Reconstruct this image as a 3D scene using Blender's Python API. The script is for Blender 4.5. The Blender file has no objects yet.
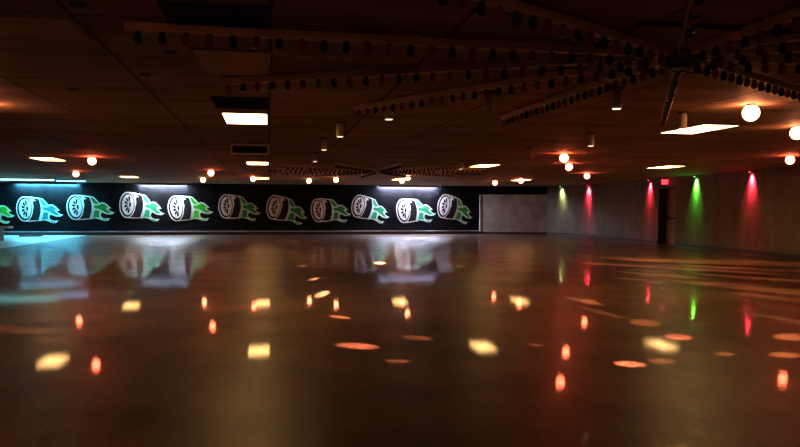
import bpy, bmesh, math, random
from mathutils import Vector, Matrix
random.seed(7)
sc = bpy.context.scene
C = sc.collection

# ------------------------------------------------------------------ camera
HCAM = 1.40
F, YAW, PITCH, ROLL, CY = 724.23, 0.1795, 0.0561, 0.0035, 248.92
fw = Vector((math.sin(YAW)*math.cos(PITCH), math.cos(YAW)*math.cos(PITCH), -math.sin(PITCH)))
r0 = Vector((math.cos(YAW), -math.sin(YAW), 0)); u0 = r0.cross(fw)
RT = r0*math.cos(ROLL) + u0*math.sin(ROLL); UP = -r0*math.sin(ROLL) + u0*math.cos(ROLL)
cd = bpy.data.cameras.new('camera'); cam = bpy.data.objects.new('camera', cd); C.objects.link(cam)
cd.sensor_width = 36; cd.lens = 36*F/800; cd.shift_y = (CY-223.5)/800; cd.clip_end = 200; cd.clip_start = .05
M3 = Matrix((RT, UP, -fw)).transposed()
cam.matrix_world = Matrix.Translation((0, 0, HCAM)) @ M3.to_4x4()
sc.camera = cam
w = bpy.data.worlds.new('world'); sc.world = w; w.use_nodes = True
w.node_tree.nodes['Background'].inputs[0].default_value = (0.0, 0.0, 0.0, 1)
w.node_tree.nodes['Background'].inputs[1].default_value = 0.0
vs = sc.view_settings
vs.view_transform = 'Standard'; vs.look = 'None'; vs.gamma = 1; vs.use_curve_mapping = False
vs.exposure = 1.42

CEIL = 2.64
YB = 38.8                      # back wall
XL, YF = -17.0, -5.0
def at(u, v, z):               # measured point of the photograph on a level plane
    d = fw + RT*((u-400)/F) - UP*((v-CY)/F)
    t = (z-HCAM)/d.z
    return Vector((0, 0, HCAM)) + d*t
def atwall(u, v, Y=YB):
    d = fw + RT*((u-400)/F) - UP*((v-CY)/F)
    return Vector((0, 0, HCAM)) + d*(Y/d.y)
def wallx(y): return 15.01 + .0762*(y-22.05)

# strengths to tune
PANEL = 7.5; GLOBE = 22.0; TUBE = 520.0

# ------------------------------------------------------------------ materials
def nt(name):
    m = bpy.data.materials.new(name); m.use_nodes = True
    t = m.node_tree; return m, t, t.nodes['Principled BSDF']
def mat(name, col, rough=.6, metal=0, var=.15, scale=6, bump=0.0, spec=.5, emit=None, es=0, trans=0):
    m, t, b = nt(name)
    b.inputs['Roughness'].default_value = rough; b.inputs['Metallic'].default_value = metal
    b.inputs['Specular IOR Level'].default_value = spec
    n = t.nodes.new('ShaderNodeTexNoise'); n.inputs['Scale'].default_value = scale; n.inputs['Detail'].default_value = 4
    tc = t.nodes.new('ShaderNodeTexCoord'); t.links.new(tc.outputs['Object'], n.inputs['Vector'])
    r = t.nodes.new('ShaderNodeValToRGB')
    r.color_ramp.elements[0].position = .3; r.color_ramp.elements[1].position = .7
    r.color_ramp.elements[0].color = tuple(c*(1-var) for c in col)+(1,)
    r.color_ramp.elements[1].color = tuple(min(1, c*(1+var)) for c in col)+(1,)
    t.links.new(n.outputs['Fac'], r.inputs['Fac']); t.links.new(r.outputs['Color'], b.inputs['Base Color'])
    if bump:
        bp = t.nodes.new('ShaderNodeBump'); bp.inputs['Strength'].default_value = bump; bp.inputs['Distance'].default_value = .01
        t.links.new(n.outputs['Fac'], bp.inputs['Height']); t.links.new(bp.outputs['Normal'], b.inputs['Normal'])
    if emit:
        b.inputs['Emission Color'].default_value = tuple(emit)+(1,); b.inputs['Emission Strength'].default_value = es
    return m

def floor_mat():
    m, t, b = nt('polished_floor')
    L = t.links.new; N = t.nodes.new
    tc = N('ShaderNodeTexCoord')
    n1 = N('ShaderNodeTexNoise'); n1.inputs['Scale'].default_value = .9; n1.inputs['Detail'].default_value = 5; n1.inputs['Roughness'].default_value = .5
    n2 = N('ShaderNodeTexNoise'); n2.inputs['Scale'].default_value = 13; n2.inputs['Detail'].default_value = 6; n2.inputs['Roughness'].default_value = .7
    n3 = N('ShaderNodeTexNoise'); n3.inputs['Scale'].default_value = 1.6; n3.inputs['Detail'].default_value = 1
    mp = N('ShaderNodeMapping'); mp.inputs['Scale'].default_value = (1, .35, 1); mp.inputs['Rotation'].default_value = (0, 0, .6)
    L(tc.outputs['Object'], mp.inputs['Vector'])
    for n in (n1, n2): L(tc.outputs['Object'], n.inputs['Vector'])
    L(mp.outputs['Vector'], n3.inputs['Vector'])
    mix = N('ShaderNodeMath'); mix.operation = 'ADD'
    mu = N('ShaderNodeMath'); mu.operation = 'MULTIPLY'; mu.inputs[1].default_value = .8; L(n2.outputs['Fac'], mu.inputs[0])
    L(n1.outputs['Fac'], mix.inputs[0]); L(mu.outputs[0], mix.inputs[1])
    r = N('ShaderNodeValToRGB'); r.color_ramp.elements[0].position = .68; r.color_ramp.elements[1].position = 1.2 - .1
    r.color_ramp.elements[0].color = (.012, .007, .0045, 1); r.color_ramp.elements[1].color = (.15, .085, .055, 1)
    L(mix.outputs[0], r.inputs['Fac'])
    sw = None                                   # crossing skate scratches
    for ang, sc_ in ((.5, 1.3), (-.35, 1.7), (1.3, 1.1)):
        m2 = N('ShaderNodeMapping'); m2.inputs['Rotation'].default_value = (0, 0, ang); m2.inputs['Scale'].default_value = (sc_*3.2, sc_*.35, 1)
        L(tc.outputs['Object'], m2.inputs['Vector'])
        vo = N('ShaderNodeTexVoronoi'); vo.feature = 'DISTANCE_TO_EDGE'; vo.inputs['Scale'].default_value = 1.4; L(m2.outputs['Vector'], vo.inputs['Vector'])
        lt = N('ShaderNodeMapRange'); lt.inputs['From Min'].default_value = 0; lt.inputs['From Max'].default_value = .022; lt.inputs['To Min'].default_value = 1; lt.inputs['To Max'].default_value = 0
        L(vo.outputs['Distance'], lt.inputs['Value'])
        if sw is None: sw = lt.outputs[0]
        else:
            mxm = N('ShaderNodeMath'); mxm.operation = 'MAXIMUM'; L(sw, mxm.inputs[0]); L(lt.outputs[0], mxm.inputs[1]); sw = mxm.outputs[0]
    ms = N('ShaderNodeMath'); ms.operation = 'MULTIPLY'; L(sw, ms.inputs[0]); L(n2.outputs['Fac'], ms.inputs[1])
    ms2 = N('ShaderNodeMath'); ms2.operation = 'MULTIPLY'; L(ms.outputs[0], ms2.inputs[0]); ms2.inputs[1].default_value = .55
    mxc = N('ShaderNodeMix'); mxc.data_type = 'RGBA'; L(ms2.outputs[0], mxc.inputs['Factor']); L(r.outputs['Color'], mxc.inputs['A']); mxc.inputs['B'].default_value = (.26, .15, .1, 1)
    L(mxc.outputs['Result'], b.inputs['Base Color'])
    rr = N('ShaderNodeMapRange'); rr.inputs['From Min'].default_value = .35; rr.inputs['From Max'].default_value = .7
    rr.inputs['To Min'].default_value = .32; rr.inputs['To Max'].default_value = .55
    L(n2.outputs['Fac'], rr.inputs['Value']); L(rr.outputs[0], b.inputs['Roughness'])
    b.inputs['IOR'].default_value = 1.45
    b.inputs['Specular IOR Level'].default_value = .17
    b.inputs['Coat Weight'].default_value = .32; b.inputs['Coat Roughness'].default_value = .022; b.inputs['Coat IOR'].default_value = 1.4
    bp = N('ShaderNodeBump'); bp.inputs['Strength'].default_value = .075; bp.inputs['Distance'].default_value = .003
    L(n2.outputs['Fac'], bp.inputs['Height'])
    L(bp.outputs['Normal'], b.inputs['Normal']); L(bp.outputs['Normal'], b.inputs['Coat Normal'])
    return m

def ceil_mat():
    m, t, b = nt('ceiling_board')
    L = t.links.new; N = t.nodes.new
    tc = N('ShaderNodeTexCoord')
    mp = N('ShaderNodeMapping'); mp.inputs['Location'].default_value = (-.02, 0, 0)
    L(tc.outputs['Object'], mp.inputs['Vector'])
    br = N('ShaderNodeTexBrick'); br.offset = 0; br.inputs['Scale'].default_value = 1
    br.inputs['Brick Width'].default_value = 1.26; br.inputs['Row Height'].default_value = 2.52
    br.inputs['Mortar Size'].default_value = .017; br.inputs['Mortar Smooth'].default_value = .3
    br.inputs['Color1'].default_value = (.38, .27, .17, 1); br.inputs['Color2'].default_value = (.31, .22, .14, 1)
    br.inputs['Mortar'].default_value = (.05, .028, .014, 1)
    L(mp.outputs['Vector'], br.inputs['Vector'])
    n = N('ShaderNodeTexNoise'); n.inputs['Scale'].default_value = 1.1; n.inputs['Detail'].default_value = 7
    mp2 = N('ShaderNodeMapping'); mp2.inputs['Scale'].default_value = (.45, 2.2, 1); L(tc.outputs['Object'], mp2.inputs['Vector']); L(mp2.outputs['Vector'], n.inputs['Vector'])
    mr = N('ShaderNodeMapRange'); mr.inputs['From Min'].default_value = .3; mr.inputs['From Max'].default_value = .7; mr.inputs['To Min'].default_value = .6; mr.inputs['To Max'].default_value = 1.5
    L(n.outputs['Fac'], mr.inputs['Value'])
    mx = N('ShaderNodeMix'); mx.data_type = 'RGBA'; mx.blend_type = 'MULTIPLY'; mx.inputs['Factor'].default_value = 1
    L(br.outputs['Color'], mx.inputs['A']); L(mr.outputs[0], mx.inputs['B']); L(mx.outputs['Result'], b.inputs['Base Color'])
    b.inputs['Roughness'].default_value = .7; b.inputs['Specular IOR Level'].default_value = .15
    bp = N('ShaderNodeBump'); bp.inputs['Strength'].default_value = .5; bp.inputs['Distance'].default_value = .01
    L(n.outputs['Fac'], bp.inputs['Height']); L(bp.outputs['Normal'], b.inputs['Normal'])
    return m

def block_mat():
    m, t, b = nt('painted_block')
    L = t.links.new; N = t.nodes.new
    tc = N('ShaderNodeTexCoord'); sp = N('ShaderNodeSeparateXYZ'); cb = N('ShaderNodeCombineXYZ')
    L(tc.outputs['Object'], sp.inputs[0]); L(sp.outputs['Y'], cb.inputs['X']); L(sp.outputs['Z'], cb.inputs['Y'])
    br = N('ShaderNodeTexBrick'); br.inputs['Scale'].default_value = 1
    br.inputs['Brick Width'].default_value = .4; br.inputs['Row Height'].default_value = .2; br.inputs['Mortar Size'].default_value = .008
    br.inputs['Color1'].default_value = (.165, .13, .095, 1); br.inputs['Color2'].default_value = (.14, .11, .08, 1); br.inputs['Mortar'].default_value = (.12, .094, .07, 1)
    L(cb.outputs[0], br.inputs['Vector'])
    n = N('ShaderNodeTexNoise'); n.inputs['Scale'].default_value = 1.3; n.inputs['Detail'].default_value = 8; n.inputs['Roughness'].default_value = .65
    mp = N('ShaderNodeMapping'); mp.inputs['Scale'].default_value = (1.6, .45, 1); L(cb.outputs[0], mp.inputs['Vector']); L(mp.outputs['Vector'], n.inputs['Vector'])
    mr = N('ShaderNodeMapRange'); mr.inputs['From Min'].default_value = .3; mr.inputs['From Max'].default_value = .7; mr.inputs['To Min'].default_value = .6; mr.inputs['To Max'].default_value = 1.25
    L(n.outputs['Fac'], mr.inputs['Value'])
    mx = N('ShaderNodeMix'); mx.data_type = 'RGBA'; mx.blend_type = 'MULTIPLY'; mx.inputs['Factor'].default_value = 1
    L(br.outputs['Color'], mx.inputs['A']); L(mr.outputs[0], mx.inputs['B']); L(mx.outputs['Result'], b.inputs['Base Color'])
    b.inputs['Roughness'].default_value = .75
    bp = N('ShaderNodeBump'); bp.inputs['Strength'].default_value = .5; bp.inputs['Distance'].default_value = .01
    L(br.outputs['Fac'], bp.inputs['Height']); bp.invert = True; L(bp.outputs['Normal'], b.inputs['Normal'])
    return m

M = dict(
    floor=floor_mat(), ceil=ceil_mat(), block=block_mat(),
    grey=mat('grey_plaster', (.28, .245, .20), .7, var=.3, scale=1.6, bump=.2),
    aisle=mat('pale_aisle_floor', (.42, .42, .40), .35, var=.35, scale=.9),
    black=mat('black_wall_paint', (.004, .004, .0055), .6, var=.4, scale=2.5, bump=.2, spec=.1),
    kerb=mat('black_kerb_board', (.012, .012, .013), .5, var=.2),
    kerbtop=mat('grey_kerb_cap', (.33, .34, .37), .35, var=.3, scale=3),
    base=mat('dark_skirting', (.018, .014, .011), .5, var=.2),
    door=mat('brown_door_paint', (.27, .17, .115), .6, var=.2, scale=3),
    jamb=mat('black_door_frame', (.012, .009, .008), .5),
    steel=mat('dull_steel', (.2, .19, .17), .4, metal=.7),
    railb=mat('cream_painted_rail', (.78, .62, .44), .5, var=.2, scale=3),
    socket=mat('dark_socket', (.02, .017, .014), .5),
    canw=mat('grey_white_can', (.6, .55, .44), .45, var=.2, scale=20),
    cand=mat('dark_canopy', (.02, .017, .014), .5),
    lens=mat('warm_lens', (.8, .7, .5), .3, emit=(1, .72, .42), es=.75),
    lensdim=mat('dim_lens', (.06, .045, .03), .3),
    bblue=mat('dark_blue_bulb', (.008, .014, .022), .15, var=.1),
    bred=mat('backlit_tone_red_bulb', (.28, .01, .015), .15, var=.1),  # red raised to stand in for lamp light shining through the bulbs
    bgreen=mat('dark_green_bulb', (.006, .09, .06), .15, var=.1),
    bclear=mat('amber_clear_bulb', (.2, .13, .05), .1, var=.1),
    frame=mat('ceiling_trim_frame', (.16, .10, .06), .5),
    ventf=mat('vent_frame_grey', (.85, .82, .76), .5),
    dark=mat('dark_grille', (.012, .009, .007), .6, spec=.2),
    unlit=mat('unlit_lens', (.62, .44, .29), .65, var=.1),
    panel=mat('lit_panel_lens', (.9, .8, .6), .4, emit=(1, .55, .18), es=PANEL),
    globe=mat('lit_globe_glass', (.9, .6, .5), .3, emit=(1, .14, .062), es=GLOBE),
    globew=mat('lit_globe_warm_glass', (.9, .7, .5), .3, emit=(1, .30, .13), es=GLOBE*.7),
    tcyan2=mat('soft_cyan_tube', (.8, .9, .9), .4, emit=(.3, .95, 1.0), es=3),
    tblue2=mat('soft_blue_tube', (.8, .9, .9), .4, emit=(.12, .5, 1.0), es=3),
    tcyan=mat('cyan_tube', (.8, .9, .9), .4, emit=(.12, .9, 1.0), es=TUBE),
    tblue=mat('blue_tube', (.8, .9, .9), .4, emit=(.12, .68, 1.0), es=TUBE),
    twhite=mat('cool_white_tube', (.9, .9, .9), .4, emit=(.66, .82, 1.0), es=TUBE),
    tviolet=mat('violet_white_tube', (.9, .9, .9), .4, emit=(.72, .75, 1.0), es=TUBE),
    red_sign=mat('red_sign_face', (.5, .02, .03), .4, emit=(1, .02, .05), es=.5),
    pink=mat('pale_sign_letters', (.8, .5, .5), .4, emit=(1, .12, .16), es=.9),
    woodtop=mat('pale_bench_top', (.5, .42, .28), .4), bench=mat('dark_bench_board', (.025, .016, .012), .6),
    ropaint=mat('white_mural_paint', (.9, .9, .9), .7, var=.12, scale=9),
    rubber=mat('black_mural_paint', (.01, .01, .012), .7, spec=.2),
    redlens=mat('red_washer_lens', (.5, .05, .05), .3, emit=(1, .05, .08), es=4),
    greenlens=mat('green_washer_lens', (.1, .5, .1), .3, emit=(.15, 1, .12), es=4),
)
FL = {
 'cyan': (mat('cyan_lit_flame_tone', (.01, .26, .25), .7, scale=9), mat('cyan_lit_pale_tone', (.65, .92, .9), .7)),  # flame colours carry the cyan tint of the tube light
 'green': (mat('deep_green_paint', (.015, .28, .04), .7, scale=9), mat('pale_green_paint', (.6, .9, .7), .7)),
 'teal': (mat('teal_green_paint', (.015, .42, .17), .7, scale=9), mat('pale_mint_paint', (.68, .95, .82), .7)),
 'bright': (mat('bright_green_paint', (.04, .58, .03), .7, scale=9), mat('pale_lime_paint', (.62, .95, .6), .7)),
}

# ------------------------------------------------------------------ mesh helpers
class MB:
    def __init__(s): s.v = []; s.f = []; s.m = []; s.sm = []
    def add(s, vs, fs, mi=0, smooth=False):
        o = len(s.v); s.v += [tuple(p) for p in vs]
        for f in fs: s.f.append([i+o for i in f]); s.m.append(mi); s.sm.append(smooth)
        return s
    def box(s, x0, y0, z0, x1, y1, z1, mi=0):
        vs = [(x, y, z) for z in (z0, z1) for y in (y0, y1) for x in (x0, x1)]
        return s.add(vs, [(0, 2, 3, 1), (4, 5, 7, 6), (0, 1, 5, 4), (2, 6, 7, 3), (0, 4, 6, 2), (1, 3, 7, 5)], mi)
    def lathe(s, prof, cx=0, cy=0, n=20, mi=0, smooth=True):   # prof: (r, z)
        vs = []; fs = []
        for r, z in prof:
            for k in range(n):
                a = 2*math.pi*k/n; vs.append((cx+r*math.cos(a), cy+r*math.sin(a), z))
        for j in range(len(prof)-1):
            for k in range(n):
                a = j*n+k; b = j*n+(k+1) % n; fs.append((a, b, b+n, a+n))
        s.add(vs, fs, mi, smooth)
        s.add(vs[:n], [tuple(range(n))[::-1]], mi); s.add(vs[-n:], [tuple(range(n))], mi)
        return s
    def prism(s, pts, z0, z1, mi=0):
        n = len(pts); vs = [(x, y, z0) for x, y in pts]+[(x, y, z1) for x, y in pts]
        fs = [tuple(range(n))[::-1], tuple(range(n, 2*n))]+[(i, (i+1) % n, n+(i+1) % n, n+i) for i in range(n)]
        return s.add(vs, fs, mi)
    def xz(s, pts, y, th, mi=0):   # shape drawn in the x/z plane, front at y-th
        n = len(pts); vs = [(x, y-th, z) for x, z in pts]+[(x, y, z) for x, z in pts]
        fs = [tuple(range(n)), tuple(range(n, 2*n))[::-1]]+[((i+1) % n, i, n+i, n+(i+1) % n) for i in range(n)]
        return s.add(vs, fs, mi)
    def build(s, name, mats, parent=None, bevel=0):
        me = bpy.data.meshes.new(name); me.from_pydata(s.v, [], s.f)
        if not isinstance(mats, (list, tuple)): mats = [mats]
        for m in mats: me.materials.append(m)
        for p, mi, sm in zip(me.polygons, s.m, s.sm): p.material_index = mi; p.use_smooth = sm
        bm = bmesh.new(); bm.from_mesh(me); bmesh.ops.recalc_face_normals(bm, faces=bm.faces[:]); bm.to_mesh(me); bm.free()
        o = bpy.data.objects.new(name, me); C.objects.link(o)
        if parent: o.parent = parent
        if bevel:
            b = o.modifiers.new('bevel', 'BEVEL'); b.width = bevel; b.segments = 2; b.limit_method = 'ANGLE'
        return o
def tag(o, label=None, cat=None, group=None, kind=None):
    if label: o['label'] = label
    if cat: o['category'] = cat
    if group: o['group'] = group
    if kind: o['kind'] = kind
    return o
def empty(name, loc, label, cat, group=None, rz=0):
    o = bpy.data.objects.new(name, None); C.objects.link(o); o.location = loc; o.rotation_euler = (0, 0, rz)
    o.empty_display_size = .1
    return tag(o, label, cat, group)
def struct(o): o['kind'] = 'structure'; return o
def copy_tree(o, parent=None):
    c = o.copy(); C.objects.link(c); c.parent = parent
    for ch in list(o.children): copy_tree(ch, c)
    return c

# ------------------------------------------------------------------ shell
struct(MB().box(-8.9, YF, -.1, 17.5, YB+.2, 0).build('floor', M['floor']))
struct(MB().box(XL, YF, -.1, -8.9, YB+.2, 0).build('floor', M['aisle']))
struct(MB().box(XL-.2, YF-.2, CEIL, 18, YB+.4, CEIL+.15).build('ceiling', M['ceil']))
struct(MB().box(XL, YB, 0, 17.5, YB+.2, CEIL).build('wall_back', M['black']))
struct(MB().box(XL-.2, YF, 0, XL, YB+.2, CEIL).build('wall_left', M['block']))
struct(MB().box(XL, YF-.2, 0, 18, YF, CEIL).build('wall_front', M['block']))
def rw(y0, y1, z0, z1, th=.5, off=0.0):
    return [(wallx(y0)+off, y0), (wallx(y0)+off+th, y0), (wallx(y1)+off+th, y1), (wallx(y1)+off, y1)], z0, z1
DY0, DY1, DZ = 25.25, 26.75, 2.27
mb = MB()
mb.prism(*rw(YF, DY0, 0, CEIL)); mb.prism(*rw(DY1, 34.3, 0, CEIL)); mb.prism(*rw(DY0, DY1, DZ, CEIL))
struct(mb.build('wall_right', M['block']))
cx1, cy1 = wallx(34.3), 34.3
mb = MB(); mb.prism([(14.9, 37.4), (cx1, cy1), (cx1+.5, cy1+.1), (15.2, 37.7)], 0, CEIL)
struct(mb.build('wall_corner', M['block']))
# lower grey partition in the corner, black wall showing above it
TOPZ = atwall(480, 194.5, 38.6).z
px0 = atwall(481, 210, 38.7).x
mb = MB(); mb.prism([(px0, YB-.12), (14.9, 37.4), (15.0, 37.6), (px0+.05, YB)], 0, TOPZ)
struct(mb.build('wall_partition', M['grey']))
mb = MB(); mb.box(px0-.07, YB-.16, 0, px0, YB, TOPZ)
struct(mb.build('trim_1', M['kerbtop']))
# skirtings
mb = MB(); mb.prism(*rw(YF, DY0, 0, .13, .03, -.03)); mb.prism(*rw(DY1, 34.3, 0, .13, .03, -.03))
mb.prism([(14.87, 37.36), (cx1-.03, cy1), (cx1, cy1), (14.9, 37.4)], 0, .13)
mb.prism([(px0, YB-.17), (14.87, 37.36), (14.9, 37.4), (px0, YB-.12)], 0, .12)
struct(mb.build('baseboard_right', M['base']))
# kerb along the mural wall
mb = MB(); mb.box(-9.6, YB-.42, 0, px0-.08, YB, .15)
struct(mb.build('trim_2', M['kerb']))
mb = MB(); mb.box(XL, YB-.25, .15, px0-.08, YB, .185)
struct(mb.build('trim_3', M['kerbtop']))
mb = MB(); mb.box(XL, YB-.22, 0, -9.6, YB, .15)
struct(mb.build('trim_4', M['kerb']))
# door niche
dx = lambda y, o: wallx(y)+o
mb = MB(); mb.prism(*rw(DY0, DY1, 0, DZ, .06, .34)); door = struct(mb.build('door_1', M['door']))
mb = MB(); mb.prism(*rw(DY1-.05, DY1, 0, DZ, .33, 0.005)); mb.prism(*rw(DY0, DY0+.05, 0, DZ, .33, 0.005)); mb.prism(*rw(DY0, DY1, DZ-.05, DZ, .33, 0.005))
mb.build('door_frame', M['jamb'], door)
mb = MB(); mb.prism(*rw(DY0+.1, DY1-.1, 1.0, 1.09, .06, .25)); mb.prism(*rw(DY0+.12, DY0+.2, .97, 1.12, .12, .23)); mb.prism(*rw(DY1-.2, DY1-.12, .97, 1.12, .12, .23))
mb.build('push_bar', M['jamb'], door)

# ------------------------------------------------------------------ lit ceiling panels
def panel(x, y, label, w=.57, d=1.2, lit=True, m=None, group=None):
    t = empty('ceiling_panel_light', (x, y, CEIL), label, 'ceiling light', group)
    mb = MB(); e = .03
    mb.box(-w/2-e, -d/2-e, -.015, w/2+e, -d/2, 0); mb.box(-w/2-e, d/2, -.015, w/2+e, d/2+e, 0)
    mb.box(-w/2-e, -d/2, -.015, -w/2, d/2, 0); mb.box(w/2, -d/2, -.015, w/2+e, d/2, 0)
    mb.build('frame', M['frame'], t)
    MB().box(-w/2, -d/2, -.012, w/2, d/2, 0).build('diffuser', m or (M['panel'] if lit else M['unlit']), t)
    return t
panel(-.30, 10.35, 'large bright rectangular ceiling light left of centre, the biggest lit one on that side')
panel(-.29, 20.6, 'lit ceiling panel just behind the framed vent, second in its line')
panel(-.27, 31.0, 'small far lit panel next to a globe lamp, last in line behind the vent')
panel(-5.58, 20.1, 'slanted lit ceiling panel above the left aisle side, left of a globe lamp')
panel(-5.55, 31.0, 'small lit ceiling panel above the third flaming wheel from the left')
panel(6.13, 20.2, 'lit yellowish ceiling panel near the centre right, above the last flaming wheel')
panel(6.52, 10.25, 'largest white slanted ceiling light on the right beside the biggest globe lamp')
panel(11.45, 19.6, 'thin slanted lit ceiling panel above the red wall light and exit sign')
panel(10.75, 30.0, 'far flat lit ceiling panel directly behind a globe lamp over the grey corner')
panel(5.55, 30.6, 'far lit ceiling panel behind two close globe lamps over the blue lit wall')
panel(-.29, 6.45, 'unlit pale ceiling lens between the two dark ceiling openings', lit=False, d=1.05)
# unlit wooden-toned lens on the left
t = empty('ceiling_panel_light', (-2.25, 5.46, CEIL), 'wide unlit tan ceiling lens at the upper left edge', 'ceiling light')
MB().box(-.95, -.30, -.006, .98, .30, 0).build('frame', M['frame'], t)
MB().box(-.93, -.28, -.012, .96, .28, -.006).build('diffuser', M['unlit'], t)

def opening(x, y, w, d, label, framed, cat='vent', name='ceiling_vent'):
    t = empty(name, (x, y, CEIL), label, cat)
    MB().box(-w/2, -d/2, -.008, w/2, d/2, 0).build('recess_board', M['dark'], t)
    mb = MB(); e = .06 if framed else .012; h = .09 if framed else .012
    mb.box(-w/2-e, -d/2-e, -h, w/2+e, -d/2, 0); mb.box(-w/2-e, d/2, -h, w/2+e, d/2+e, 0)
    mb.box(-w/2-e, -d/2, -h, -w/2, d/2, 0); mb.box(w/2, -d/2, -h, w/2+e, d/2, 0)
    mb.build('frame', M['ventf'] if framed else M['dark'], t)
    mb = MB()
    n = 7
    for i in range(n):
        yy = -d/2 + d*(i+.5)/n
        mb.box(-w/2, yy-.012, -.02, w/2, yy+.012, -.008)
    mb.build('grille', M['dark'], t)
opening(-.31, 4.95, .66, .66, 'dark square ceiling grille at the top left near the frame edge', False)
opening(-.31, 8.85, .62, .9, 'dark ceiling opening directly in front of the big left light', False)
p = at(250, 155, 2.43)
t = empty('ceiling_vent', (p.x, p.y, CEIL), 'grey framed dark vent box hanging between two lit panels', 'vent')
MB().box(-.34, 0, -.2, .34, .35, 0).build('vent_box', M['dark'], t)
mb = MB(); mb.box(-.37, -.03, -.21, .37, 0, -.175); mb.box(-.37, -.03, -.035, .37, 0, 0); mb.box(-.37, -.03, -.175, -.335, 0, -.035); mb.box(.335, -.03, -.175, .37, 0, -.035)
mb.build('frame', M['ventf'], t)
mb = MB()
for i in range(5): mb.box(-.335, -.02, -.165+i*.028, .335, -.003, -.155+i*.028)
mb.build('grille', M['dark'], t)
# square plate carrying the near star
PC = (3.16, 5.23)
t = empty('ceiling_plate', (PC[0], PC[1], CEIL), 'square dark edged board on the ceiling behind the near bulb star', 'board')
MB().box(-.71, -.73, -.02, .71, .73, 0).build('board', M['ceil'], t)
mb = MB()
mb.box(-.73, -.75, -.03, .73, -.73, 0); mb.box(-.73, .73, -.03, .73, .75, 0); mb.box(-.73, -.73, -.03, -.71, .73, 0); mb.box(.71, -.73, -.03, .73, .73, 0)
mb.build('edge_strip', M['dark'], t)

# ------------------------------------------------------------------ globe lamps
def globe_mesh(r=.1):
    prof = [(r*math.sin(math.pi*i/12)+1e-4, -r*math.cos(math.pi*i/12)) for i in range(13)]
    return prof
g0 = None
def globe(u, v, label, warm=False, zc=2.535, xy=None):
    global g0
    p = at(u, v, zc) if xy is None else Vector((xy[0], xy[1], zc))
    t = empty('globe_lamp', (p.x, p.y, CEIL), label, 'globe lamp', 'round globe lamps on the ceiling')
    MB().lathe([(.05, -.02), (.055, 0)], n=16).build('fitter', M['cand'], t)
    MB().lathe([(r, z-.105) for r, z in globe_mesh(.095)], n=24).build('glass_globe', M['globew'] if warm else M['globe'], t)
G = [(751,113,'largest globe lamp, glowing white beside the big slanted right light',1),
 (797,133,'globe lamp cut by the right edge of the photo',1),
 (790,160,'lower globe lamp near the right edge above the bare wall',0),
 (564,158,'upper and nearer of the two close globe lamps right of centre',0),
 (569,167,'lower and farther of the two close globe lamps right of centre',0),
 (587,176,'small globe lamp above the red wall light in the corner',0),
 (521,181,'small globe lamp in front of a flat lit panel over the grey corner',0),
 (495,183,'small globe lamp above the left edge of the grey corner wall',0),
 (309,181,'left one of the two small far globe lamps over the middle murals',1),
 (336,180,'right one of the two small far globe lamps over the middle murals',1),
 (211,173,'globe lamp with red glow left of the far lit panels',0),
 (203,180,'small farther globe lamp left below the red glowing one',1),
 (253,179,'small globe lamp overlapping the far end panel below the vent',0),
 (92,161,'globe lamp right of the slanted lit panel on the left',0),
 (76,174,'small globe lamp near the blue glow on the left',0),
 (408,177.5,'nearer of the two touching globe lamps over the bright wall wash',1),
 (402,181,'farther of the two touching globe lamps over the bright wall wash',1)]
for u, v, l, wm in G: globe(u, v, l, bool(wm))
for x_, y_ in ((-6, 1.5), (-4, -1.5), (-1, -2.6), (2, -2.8), (5, -2), (8, .5), (10.5, 3.5)):  # unseen lamps added to brighten the rail sides and near ceiling
    globe(0, 0, 'added unseen globe lamp behind the viewer, lighting the near rails and ceiling', True, xy=(x_, y_))
globe(0, 0, 'globe lamp just outside the left edge lighting the ceiling', True, xy=(-3.35, 9.55))

# ------------------------------------------------------------------ can spotlights
def can(u, v, label, lens=1, h=.19, r=.052, z=CEIL):
    p = at(u, v, z)
    t = empty('ceiling_spotlight', (p.x, p.y, z), label, 'spotlight', 'cylinder spotlights on the ceiling')
    MB().lathe([(.075, -.02), (.08, 0)], n=18).build('canopy', M['cand'], t)
    MB().lathe([(r*.93, -h-.02), (r, -h), (r, -.03), (r*.6, -.02)], n=20).build('can_body', M['canw'], t)
    MB().lathe([(r*.84, -h-.026), (r*.86, -h-.02)], n=20).build('lens', M['lens'] if lens else M['lensdim'], t)
    return p
cans = [(340,122,'nearest of the four pale cylinder spotlights in the line left of centre',1),
 (324,138,'second cylinder spotlight of the line left of centre',1),
 (315,152,'third small cylinder spotlight of the line left of centre',1),
 (307,162,'farthest dark spotlight of the line left of centre',0),
 (389,101,'spotlight hanging among the bulbs at the end of a star arm',1),
 (617,88,'spotlight below the near star with a bright lower rim',1),
 (683,112,'bright sided cylinder spotlight over the largest slanted ceiling light',1),
 (591,133,'cylinder spotlight right of centre above the two close globe lamps',1),
 (490,92,'dark spotlight under the near bulb star left of the spreading arms',0),
 (530,148,'dim spotlight left of the two close globe lamps',0),
 (461,161,'small spotlight with lit lens left of the yellowish panel',1),
 (439,168,'smallest spotlight farther left of the yellowish panel',0)]
for u, v, l, on in cans: can(u, v, l, on)
# ceiling sprinkler / hook details
for u, v, l in [(78,4,'dark round ceiling hole at the top left edge'),(170,52,'dark round ceiling fitting under the left star arm'),
                (145,74,'small dark ceiling fitting left of the second star arm'),(73,89,'small dark ceiling fitting near the left glow')]:
    p = at(u, v, CEIL)
    o = MB().lathe([(.045, -.012), (.055, -.006), (.055, 0)], n=18).build('sprinkler_head', M['dark'])
    o.location = (p.x, p.y, CEIL); tag(o, l, 'ceiling fitting')

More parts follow.
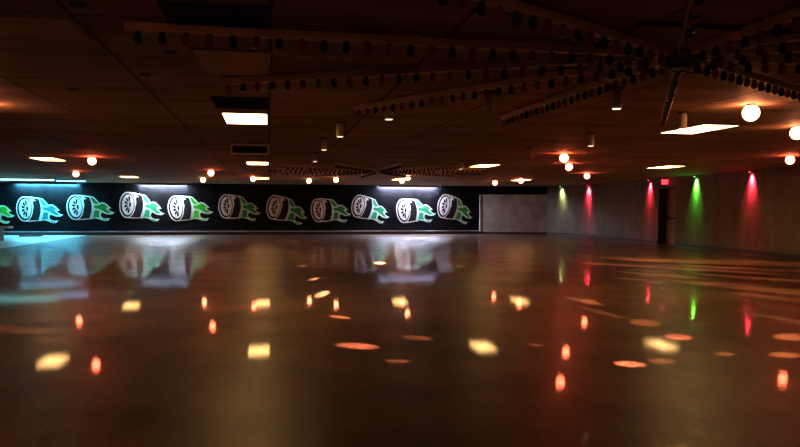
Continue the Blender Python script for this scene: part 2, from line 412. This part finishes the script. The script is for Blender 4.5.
# ------------------------------------------------------------------ star of bulb rails
RL, NB = 4.09, 25
def bulb_prof(r=.029):
    # hanging bulb, z measured down from rail underside
    return [(.002, -.083), (r*.6, -.079), (r*.93, -.067), (r, -.052), (r*.95, -.036), (r*.8, -.020), (r*.6, -.008)]
bulb_mesh = {}
def bulb(parent, x, m, zz):
    key = m
    if key not in bulb_mesh:
        mb = MB().lathe([(.019, -.012), (.021, 0)], n=10, mi=1)
        mb.lathe(bulb_prof(), n=14, mi=0)
        o = mb.build('bulb', [M[m], M['socket']]); bulb_mesh[key] = o.data
    else:
        o = bpy.data.objects.new('bulb', bulb_mesh[key]); C.objects.link(o)
    o.parent = parent; o.location = (x, 0, zz)
    return o
names = {0:'bulb rail of the near star pointing right to the photo edge',
 1:'bulb rail of the near star with red bulbs coloured as if lit through, running down to the right',
 2:'bulb rail of the near star seen end on, hanging down over the slanted light',
 3:'bulb rail of the near star ending low just right of centre',
 4:'third bulb rail from the bottom, ending beside a spotlight at centre',
 5:'bulb rail of the near star ending above the big left light',
 6:'longest looking bulb rail, its end at the upper left under the dark grille',
 7:'bulb rail of the near star leaving the top edge right of centre',
 8:'bulb rail of the near star running straight up over the top edge',
 9:'bulb rail of the near star rising to the upper right corner',
 10:'bulb rail of the near star rising steeply, mostly past the right edge',
 11:'bulb rail of the near star rising gently past the right edge'}
RH = .055
seq = ['bblue', 'bred', 'bgreen', 'bblue', 'bred', 'bclear', 'bblue', 'bred']
for k in range(12):
    a = math.radians(1.5+30*k)
    t = empty('bulb_rail', (PC[0]+.17*math.cos(a), PC[1]+.17*math.sin(a), CEIL-.015), names[k], 'light rail', 'twelve bulb rails of the near ceiling star', rz=a)
    L_ = RL-.17-(.05 if k == 3 else 0)
    mb = MB().box(0, -.028, -RH, L_, .028, 0)
    for q in range(3): mb.box(.5+q*1.4, -.012, 0, .56+q*1.4, .012, .015)
    mb.build('rail', M['railb'], t)
    for i in range(NB):
        x = L_-.08-i*.155
        if x < .05: break
        bulb(t, x, seq[(i+k*3) % 8], -RH)
t = empty('star_hub', (PC[0], PC[1], CEIL-.02), 'dark round hub in the middle of the near bulb star', 'light hub')
MB().lathe([(.1, -.13), (.15, -.10), (.16, 0)], n=24).build('hub_body', M['cand'], t)
mb = MB()
for i in range(8):
    a = i*math.pi/4; mb.lathe([(.018, -.145), (.02, -.115)], cx=.08*math.cos(a), cy=.08*math.sin(a), n=10)
mb.build('beam_lens', M['lensdim'], t)
# far star: only a tangle of dots in the photo
FC = at(385, 174.0, 2.56); FC.x -= .45; FC.y -= 1.4
far_label = 'tiny dark bulb rail of the far ceiling star'
proto = None
for k in range(12):
    a = math.radians(1.5+30*k)
    if proto is None:
        t = empty('far_bulb_rail', (0, 0, 0), far_label, 'light rail', 'twelve bulb rails of the far ceiling star')
        MB().box(0, -.028, -RH, 3.3, .028, 0).build('rail', M['railb'], t)
        for i in range(20):
            if i == 0: fb = MB().lathe([(r, z) for r, z in bulb_prof()], n=8).build('bulb', M['bblue'], t)
            else: fb = bpy.data.objects.new('bulb', fb.data); C.objects.link(fb); fb.parent = t
            fb.location = (3.22-i*.155, 0, -RH)
        proto = t
    else: t = copy_tree(proto)
    t.location = (FC.x+.17*math.cos(a), FC.y+.17*math.sin(a), CEIL); t.rotation_euler = (0, 0, a)

# ------------------------------------------------------------------ tube fixtures near the mural wall
def tube(x, y, L_, m, label, rz=0, drop=.0):
    t = empty('tube_light', (x, y, CEIL-drop), label, 'tube light', None, rz)
    mb = MB().box(-L_/2, -.06, -.05, L_/2, .06, 0); mb.box(-L_/2, -.02, -.09, -L_/2+.03, .02, -.05); mb.box(L_/2-.03, -.02, -.09, L_/2, .02, -.05)
    if not m.endswith('2'): mb.box(-L_/2-.03, -.13, -.11, L_/2+.03, -.11, 0); mb.box(-L_/2, -.12, -.03, L_/2, -.05, 0)
    mb.box(-L_/2-.03, -.12, -.10, -L_/2, .06, 0); mb.box(L_/2, -.12, -.10, L_/2+.03, .06, 0)
    mb.build('housing', M['dark'], t)
    n = 10; mb = MB(); vs = []
    for xx in (-L_/2+.03, L_/2-.03):
        for k in range(n): vs.append((xx, .022*math.cos(2*math.pi*k/n), -.075+.022*math.sin(2*math.pi*k/n)))
    mb.add(vs, [(k, (k+1) % n, n+(k+1) % n, n+k) for k in range(n)], 0, True); mb.add(vs[:n], [tuple(range(n))]); mb.add(vs[n:], [tuple(range(n))])
    mb.build('tube', M[m], t)
tube(atwall(47, 184).x, YB-.16, 2.9, 'tblue', 'blue tube light close to the mural wall over the first full wheel')
p = at(25, 179.8, 2.56); tube(p.x, p.y, 2.4, 'tcyan2', 'cyan white tube light at the far left over the aisle')
p = at(71, 181.2, 2.56); tube(p.x, p.y, 1.3, 'tblue2', 'short blue tube light right of the cyan one')
tube(atwall(163, 184).x, YB-.16, 2.3, 'twhite', 'white tube light close to the mural wall over the third and fourth wheels')
tube(atwall(408, 185).x, YB-.16, 3.2, 'tviolet', 'bluish white tube light close to the mural wall over the eighth and ninth wheels')

# ------------------------------------------------------------------ coloured wall washers
def washer(y, colr, label, power, x=None, tilt=(-.06)):
    X = (wallx(y) if x is None else x)
    t = empty('wall_light', (X-.10, y, CEIL), label, 'wall light', 'coloured lights washing the right wall')
    MB().lathe([(.045, -.07), (.05, -.06), (.05, 0)], n=18).build('can_body', M['cand'], t)
    MB().lathe([(.034, -.075), (.036, -.0705)], n=14).build('lens', M['redlens' if colr == 'r' else 'greenlens'], t)
    for ang, pw, bl in ((46, power*26, 1.0), (75, power*11, 1.0)):
        ld = bpy.data.lights.new('wall_light_lamp', 'SPOT'); ld.energy = pw; ld.spot_size = math.radians(ang); ld.spot_blend = bl
        ld.shadow_soft_size = .012; ld.color = (1, .035, .075) if colr == 'r' else (.13, 1, .07)
        if colr == 'y': ld.color = (.6, .8, .3)
        lo = bpy.data.objects.new('lamp', ld); C.objects.link(lo); lo.parent = t; lo.location = (0, 0, -.08)
        lo.rotation_euler = (0, math.radians(-24), 0)
yA = 36.2
washer(20.4, 'r', 'red wall light on the right wall, widest beam, nearest the right edge', 26)
washer(23.8, 'g', 'green wall light on the right wall between two red ones, right of the door', 20)
washer(27.5, 'r', 'red wall light on the right wall just left of the door', 26)
washer(34.35, 'r', 'red wall light in the far corner beside the pale green one', 26, x=15.9)
washer(36.25, 'y', 'pale yellow green wall light in the far corner, leftmost of the coloured ones', 9, x=15.25)

# ------------------------------------------------------------------ exit sign
t = empty('exit_sign', (15.14, 25.95, CEIL), 'red lit exit sign hanging by the door on the right wall', 'exit sign')
MB().box(-.16, -.03, -.30, .16, .03, -.07).build('sign_box', M['jamb'], t, bevel=.005)
MB().box(-.02, -.02, -.07, .02, .02, 0).build('mount', M['jamb'], t)
MB().box(-.15, -.038, -.29, .15, -.03, -.08).build('sign_face', M['red_sign'], t)
mb = MB(); y0, y1 = -.042, -.038
def seg(x0, z0, x1, z1): mb.box(x0, y0, z0, x1, y1, z1)
zt, zb, s = -.11, -.26, .014
seg(-.125, zb, -.111, zt); [seg(-.111, z, -.078, z+s) for z in (zb, (zt+zb)/2-s/2, zt-s)]        # E
for sg in (1, -1):                                                                                # X
    a0, a1 = (-.06, -.012)
    vsx = [(a0, zb if sg > 0 else zt-s), (a0+.016, zb if sg > 0 else zt), (a1, zt if sg > 0 else zb+s), (a1-.016, zt if sg > 0 else zb)]
    if sg > 0: pts = [(a0, zb), (a0+.016, zb), (a1, zt), (a1-.016, zt)]
    else: pts = [(a0, zt), (a0+.016, zt), (a1, zb), (a1-.016, zb)]
    mb.xz(pts, y1, .004)
seg(.012, zb, .026, zt)                                                                            # I
seg(.045, zt-s, .115, zt); seg(.073, zb, .087, zt-s)                                               # T
mb.build('sign_letters', M['pink'], t)

# ------------------------------------------------------------------ flaming wheel murals
def ell(cx, cy, rx, ry, a0=0, a1=360, n=36):
    return [(cx+rx*math.cos(math.radians(a0+(a1-a0)*i/n)), cy+ry*math.sin(math.radians(a0+(a1-a0)*i/n))) for i in range(n+1)]
def body(g):   # tyre outline shrunk by g
    left = ell(135, 218, 88-g, 132-g, 90, 270, 22)
    right = [(200, 88+g), (292, 103+g), (312-g, 135), (322-g, 175), (326-g, 218), (320-g, 262), (308-g, 305), (290-g*.6, 345-g*.6), (200, 352-g)]
    return left+right
FO = [(255,97),(292,101),(335,110),(370,145),(398,178),(420,172),(448,177),(482,200),(519,238),(484,240),(500,262),(528,277),(556,284),(522,303),(474,302),(440,288),(418,278),
      (404,296),(402,318),(420,336),(452,345),(500,344),(476,370),(434,370),(392,352),(352,340),(322,340),(292,350),(316,292),(322,215),(308,140)]
FG = [[(303,114),(334,122),(366,160),(388,186),(362,190),(330,172),(316,148)],
      [(332,216),(348,200),(378,203),(402,192),(428,184),(452,193),(478,218),(490,229),(460,229),(474,254),(500,274),(512,287),(482,289),(450,276),(418,258),(385,240),(350,236)],
      [(336,262),(362,250),(394,266),(390,290),(386,316),(398,336),(366,330),(334,330),(314,336),(330,298)],
      [(412,346),(440,356),(470,356),(458,362),(432,362)]]
def mural(cu, label, ul, ur, vt, vb, style, tilt=0):
    pl = atwall(ul, (vt+vb)/2); pr_ = atwall(ur, (vt+vb)/2)
    zt_ = atwall((ul+ur)/2, vt).z; zb_ = atwall((ul+ur)/2, vb).z
    sx = (pr_.x-pl.x)/505; sz = (zt_-zb_)/268
    cx_, cz_ = (pl.x+pr_.x)/2, (zt_+zb_)/2
    t = empty('flaming_wheel_mural', (cx_, YB, cz_), label, 'mural', 'flaming wheel murals on the black wall')
    ct, st = math.cos(math.radians(tilt)), math.sin(math.radians(tilt))
    def tr(pts):
        o = []
        for x, y in pts:
            X = (x-297)*sx; Z = -(y-219)*sz
            o.append((X*ct-Z*st, X*st+Z*ct))
        return o
    dp, pp = FL[style]
    mb = MB(); mb.xz(tr(FO), -.001, .004, 0)
    for g in FG: mb.xz(tr(g), -.005, .003, 1)
    mb.build('flames', [pp, dp], t)
    mb = MB()
    mb.xz(tr(body(0)), -.008, .004, 0)
    mb.xz(tr(body(11)), -.012, .003, 1)
    mb.xz(tr(ell(137, 218, 90, 132)), -.015, .003, 0)
    mb.xz(tr(ell(138, 218, 79, 121)), -.018, .003, 1)
    mb.xz(tr(ell(143, 216, 66, 104)), -.021, .003, 0)
    mb.xz(tr([(200,100),(240,112),(262,135),(240,130),(228,150),(236,190),(230,230),(222,180),(212,135)]), -.015, .003, 0)
    for a in (98, 132, 164, 196, 228, 260):
        ca, sa = math.cos(math.radians(a)), math.sin(math.radians(a))
        c = (162, 214)
        q = []
        for rr, ww in ((.3, 4), (.6, 13), (.86, 10), (.86, -10), (.6, -13), (.3, -4)):
            q.append((c[0]+rr*66*ca-ww*sa*.8, c[1]-rr*100*sa-ww*ca))
        mb.xz(tr(q), -.024, .002, 1)
    mb.xz(tr(ell(166, 214, 11, 26)), -.024, .002, 1)
    mb.build('wheel', [M['ropaint'], M['rubber']], t)
mural(0, 'flames of the mural cut off by the left photo edge', -32, 14.3, 197, 222, 'bright')
mural(1, 'leftmost full flaming wheel mural, all cyan', 16, 62.5, 196.2, 221.6, 'cyan', 1)
mural(2, 'second full flaming wheel from the left, bluish wheel with deep green flames', 66.3, 114, 194.4, 219.8, 'green', 2)
mural(3, 'white flaming wheel with teal flames sloping down, left of the bright green one', 119, 164.3, 192.6, 219, 'teal', -3)
mural(4, 'white flaming wheel with the brightest green flames rising right', 167.5, 212.3, 194.6, 220.4, 'bright', 5)
mural(5, 'dim white and dark green flaming wheel right of the bright green one', 218, 260.6, 194.4, 219, 'green', -1)
mural(6, 'dim flaming wheel set lower and sloping down to the right at mid wall', 266, 308, 196.6, 221.5, 'green', -7)
mural(7, 'dim greyish flaming wheel with level flames right of the sloping dim one', 310.5, 350.5, 197.5, 221.5, 'green', 4)
mural(8, 'bright flaming wheel with light green flames sloping down, under the bluish light', 351, 390, 196.5, 220, 'teal', -9)
mural(9, 'mint green flaming wheel rising to the right, second from the grey wall', 396, 435, 197.5, 222, 'teal', 6)
mural(10, 'last flaming wheel on the right, dark green flames, next to the grey wall', 437, 473.5, 196, 220.5, 'green', -10)

# ------------------------------------------------------------------ things on the left
t = empty('bench_counter', (-11.9, 32.2, 0), 'low dark counter with a pale top at the left edge', 'counter')
MB().box(-1.6, -.3, .52, 1.45, .3, .60).build('counter_top', M['woodtop'], t, bevel=.01)
MB().box(-1.5, -.25, 0, 1.1, .25, .52).build('counter_body', M['bench'], t)
p = at(31, 236.6, 0)
o = MB().prism([(-.5, -.14), (.42, -.14), (.5, .14), (-.42, .14)], 0, .07).build('floor_mat_roll', M['bench'], bevel=.015)
o.name = 'dark_floor_block'; o.location = (p.x, p.y, 0); o.rotation_euler = (0, 0, .25); tag(o, 'small low dark block lying on the pale aisle floor', 'block')

# ------------------------------------------------------------------ party light beams falling on the floor
def beam(u, v, wpx, col, pw, src=None):
    tgt = at(u, v, 0)
    s_ = Vector((PC[0], PC[1], CEIL-.20)) if src is None else Vector(src)
    dv = tgt-s_; dist = dv.length
    dia = wpx*tgt.length/F
    ld = bpy.data.lights.new('party_beam', 'SPOT'); ld.shadow_soft_size = .004
    ld.spot_size = 2*math.atan(dia*.5/dist*max(.3, 1)); ld.spot_blend = .9; ld.color = col
    ld.energy = pw*dist*dist*7
    lo = bpy.data.objects.new('party_beam', ld); C.objects.link(lo)
    lo.location = s_; lo.rotation_euler = dv.to_track_quat('-Z', 'Y').to_euler()
OR = (1, .38, .15); RO = (1, .34, .20)
far = (FC.x, FC.y, 2.35)
near = [(630,364,34,RO,34),(678,337,30,RO,26),(358,346,36,RO,20),(340,317,18,OR,20),(418,338,30,OR,5),(398,361,22,OR,4),(662,361,30,OR,8),
        (785,355,30,OR,7),(792,337,34,OR,12),(725,354,20,OR,4),(590,302,22,OR,7),(645,323,34,OR,5),(12,329,44,OR,5),(535,345,16,OR,3),
        (300,375,14,RO,1.5),(700,325,22,OR,4),(62,341,30,OR,3),(105,310,26,OR,3)]
for u, v, wp, c, pw in near: beam(u, v, wp, c, pw*1.7)
farb = [(322,294,18,OR,9),(314,279,12,OR,8),(303,266,12,OR,7),(460,266,12,OR,7),(518,299,18,OR,8),(620,265,40,OR,6),(690,262,60,OR,7),(730,268,50,RO,7),
        (660,275,36,OR,5),(770,290,60,OR,7),(585,301,20,OR,6),(755,278,40,OR,5),(300,258,14,OR,5),(380,263,18,OR,4)]
farb += [(640,259,36,OR,6),(705,270,40,RO,6),(795,300,40,OR,5),(715,282,36,OR,4),(765,262,50,OR,5),(640,280,24,OR,4),(790,320,30,OR,4),(600,312,22,OR,5)]
for u, v, wp, c, pw in farb: beam(u, v, wp*.8, c, pw*2.2, far)
